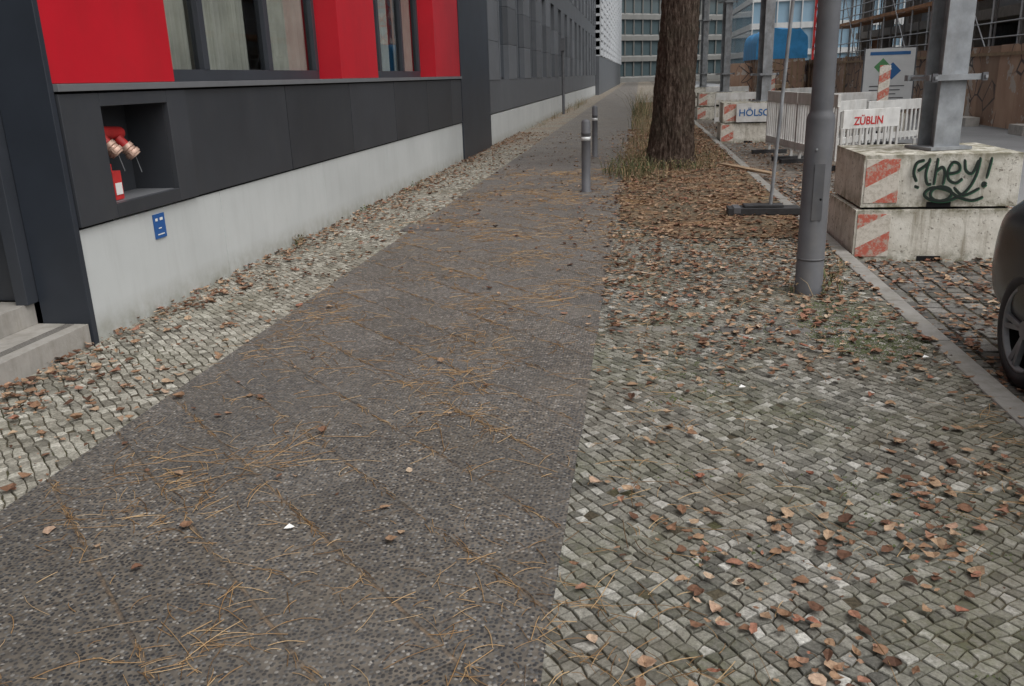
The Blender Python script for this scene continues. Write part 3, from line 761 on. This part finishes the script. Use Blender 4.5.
for _ in range(5000):
    a=U(0,6.28); r=R()**.7; x=1.42+.38*r*math.cos(a); y=5.5+.7*r*math.sin(a)
    if x<1.74: mossp(x,y)
for _ in range(12000):
    x=U(-.22,1.74); y=U(1.6,6)
    if noise.noise(Vector((x*1.6,y*1.6,40)))>.18 and noise.noise(Vector((x*9,y*9,4)))>.1: mossp(x,y)
b.obj('moss')

# ------------------------------------------------------------ parked car
car=bpy.data.objects.new('parked_car',None); scene.collection.objects.link(car)
cx=2.88
ST=[(5.43,.58,.46,.74,.78,.44),(5.38,.76,.34,.84,.90,.58),(5.22,.85,.27,.90,1.02,.64),(4.86,.875,.24,.94,1.34,.60),(4.6,.88,.23,.94,1.42,.60),(4.2,.885,.22,.94,1.46,.60),(3.4,.885,.22,.93,1.48,.60),(2.75,.885,.22,.92,1.42,.58),(2.05,.88,.22,.91,1.00,.64),(1.6,.865,.23,.86,.92,.60),(1.25,.80,.28,.76,.80,.52),(1.12,.62,.38,.64,.68,.42)]
vs=[];fs=[];mi=[]
for (y,w,zb,be,ro,rw) in ST:
    half=[(w*.6,zb),(w-.05,zb+.04),(w-.005,zb+.16),(w,(zb+be)/2+.04),(w-.015,be-.10),(w-.05,be),(rw+.02,ro-.08),(rw-.12,ro)]
    ring=[(cx-hx,y,hz-.08) for hx,hz in half]+[(cx,y,ro-.065)]+[(cx+hx,y,hz-.08) for hx,hz in half[::-1]]+[(cx,y,zb-.08)]
    vs+=ring
n=18
for k in range(len(ST)-1):
    for i in range(n):
        fs.append((k*n+i,(k+1)*n+i,(k+1)*n+(i+1)%n,k*n+(i+1)%n))
        g=0
        if i in (5,10) and 2<=k<=7: g=1
        if i in (6,7,8,9) and k in (2,7): g=1
        if i in (4,11) and k in(0,1): g=3
        if i in (0,16,17): g=2
        mi.append(g)
fs.append(tuple(range(n))); mi.append(0); fs.append(tuple(range((len(ST)-1)*n,len(ST)*n))[::-1]); mi.append(0)
me=bpy.data.meshes.new('body'); me.from_pydata(vs,[],fs)
for k in ('carp','dglass','rubber','tail'): me.materials.append(M[k])
me.polygons.foreach_set('material_index',mi); me.polygons.foreach_set('use_smooth',[True]*len(fs)); me.update()
body=bpy.data.objects.new('body',me); scene.collection.objects.link(body); body.parent=car
md=body.modifiers.new('s','SUBSURF'); md.levels=2; md.render_levels=2
wc=[(sx,y) for sx in (-1,1) for y in (4.64,1.95)]
cb=B()
for sx,y in wc: cb.cyl((cx+sx*.62,y,.25),(cx+sx*1.1,y,.25),.36,'rubber',n=40)
cut=cb.obj('cutter'); cut.data.materials.clear()
for k in ('carp','dglass','rubber','tail'): cut.data.materials.append(M[k])
cut.data.polygons.foreach_set('material_index',[2]*len(cut.data.polygons))
mb=body.modifiers.new('b','BOOLEAN'); mb.object=cut; mb.operation='DIFFERENCE'; mb.solver='EXACT'
dg=bpy.context.evaluated_depsgraph_get(); nm=bpy.data.meshes.new_from_object(body.evaluated_get(dg))
body.modifiers.clear(); body.data=nm; bpy.data.objects.remove(cut)
for i,(sx,y) in enumerate(wc):
    b=B(); ax=(sx,0,0)
    c=(cx+sx*.665,y,.24)
    b.lathe(c,ax,[(0,.2),(0,.29),(.03,.315),(.17,.315),(.205,.30),(.215,.26),(.205,.225),(.19,.222)],'rubber',44)
    b.lathe(c,ax,[(.205,.226),(.2,.215),(.10,.205),(.09,.0)],'gap',44)
    b.lathe(c,ax,[(.196,.232),(.208,.229),(.208,.212),(.18,.205)],'steel',44)
    for s in range(5):
        for dd in (-.13,.13):
            a=s*2*math.pi/5+dd
            a2=s*2*math.pi/5+dd*.4
            b.beam((c[0]+sx*.175,c[1]+math.cos(a2)*.04,c[2]+math.sin(a2)*.04),(c[0]+sx*.19,c[1]+math.cos(a)*.215,c[2]+math.sin(a)*.215),.028,.028,'steel')
    b.cyl((c[0]+sx*.15,c[1],c[2]),(c[0]+sx*.195,c[1],c[2]),.05,'steel')
    o=b.obj('wheel_%d'%(i+1)); o.parent=car
b=B()
for sx in (-1,1): b.box(cx+sx*.93-.1,cx+sx*.93+.1,2.35,2.47,.85,.99,'carp')
o=b.obj('mirrors',.03); o.parent=car

# ------------------------------------------------------------ light
EL,AZ=math.radians(60),math.radians(125)
w=bpy.data.worlds.new('World'); scene.world=w; w.use_nodes=True; nt=w.node_tree; bg=nt.nodes['Background']
sky=nt.nodes.new('ShaderNodeTexSky'); sky.sky_type='NISHITA'; sky.sun_disc=False; sky.sun_elevation=EL; sky.sun_rotation=AZ; sky.air_density=1.0; sky.dust_density=5
hs=nt.nodes.new('ShaderNodeHueSaturation'); hs.inputs['Saturation'].default_value=.15
nt.links.new(sky.outputs[0],hs.inputs['Color']); nt.links.new(hs.outputs[0],bg.inputs[0]); bg.inputs[1].default_value=.15
sl=bpy.data.lights.new('sun','SUN'); sl.energy=1.5; sl.angle=math.radians(90); sl.color=(1,.985,.96)
so=bpy.data.objects.new('sun',sl); scene.collection.objects.link(so)
dirv=Vector((math.sin(AZ)*math.cos(EL),math.cos(AZ)*math.cos(EL),math.sin(EL)))
so.rotation_euler=dirv.to_track_quat('Z','Y').to_euler()

# ------------------------------------------------------------ camera
F=850.0
Yc=Vector((128,270,-F)).normalized(); D=Vector((88,-(F*F+128*88)/270,-F)).normalized(); Z=-D; Xc=Yc.cross(Z).normalized(); 
rx=(Xc.x,Yc.x,Z.x); up=(Xc.y,Yc.y,Z.y); bk=(Xc.z,Yc.z,Z.z)
cam=bpy.data.cameras.new('camera'); co=bpy.data.objects.new('camera',cam); scene.collection.objects.link(co)
mw=Matrix.Identity(4)
for i in range(3): mw[i][0]=rx[i]; mw[i][1]=up[i]; mw[i][2]=bk[i]
mw[2][3]=1.6
co.matrix_world=mw; cam.sensor_width=36; cam.lens=F/1024*36; cam.clip_end=2000; cam.clip_start=.05
scene.camera=co
print('leaves',len(LF)//6,'needles',len(NF))
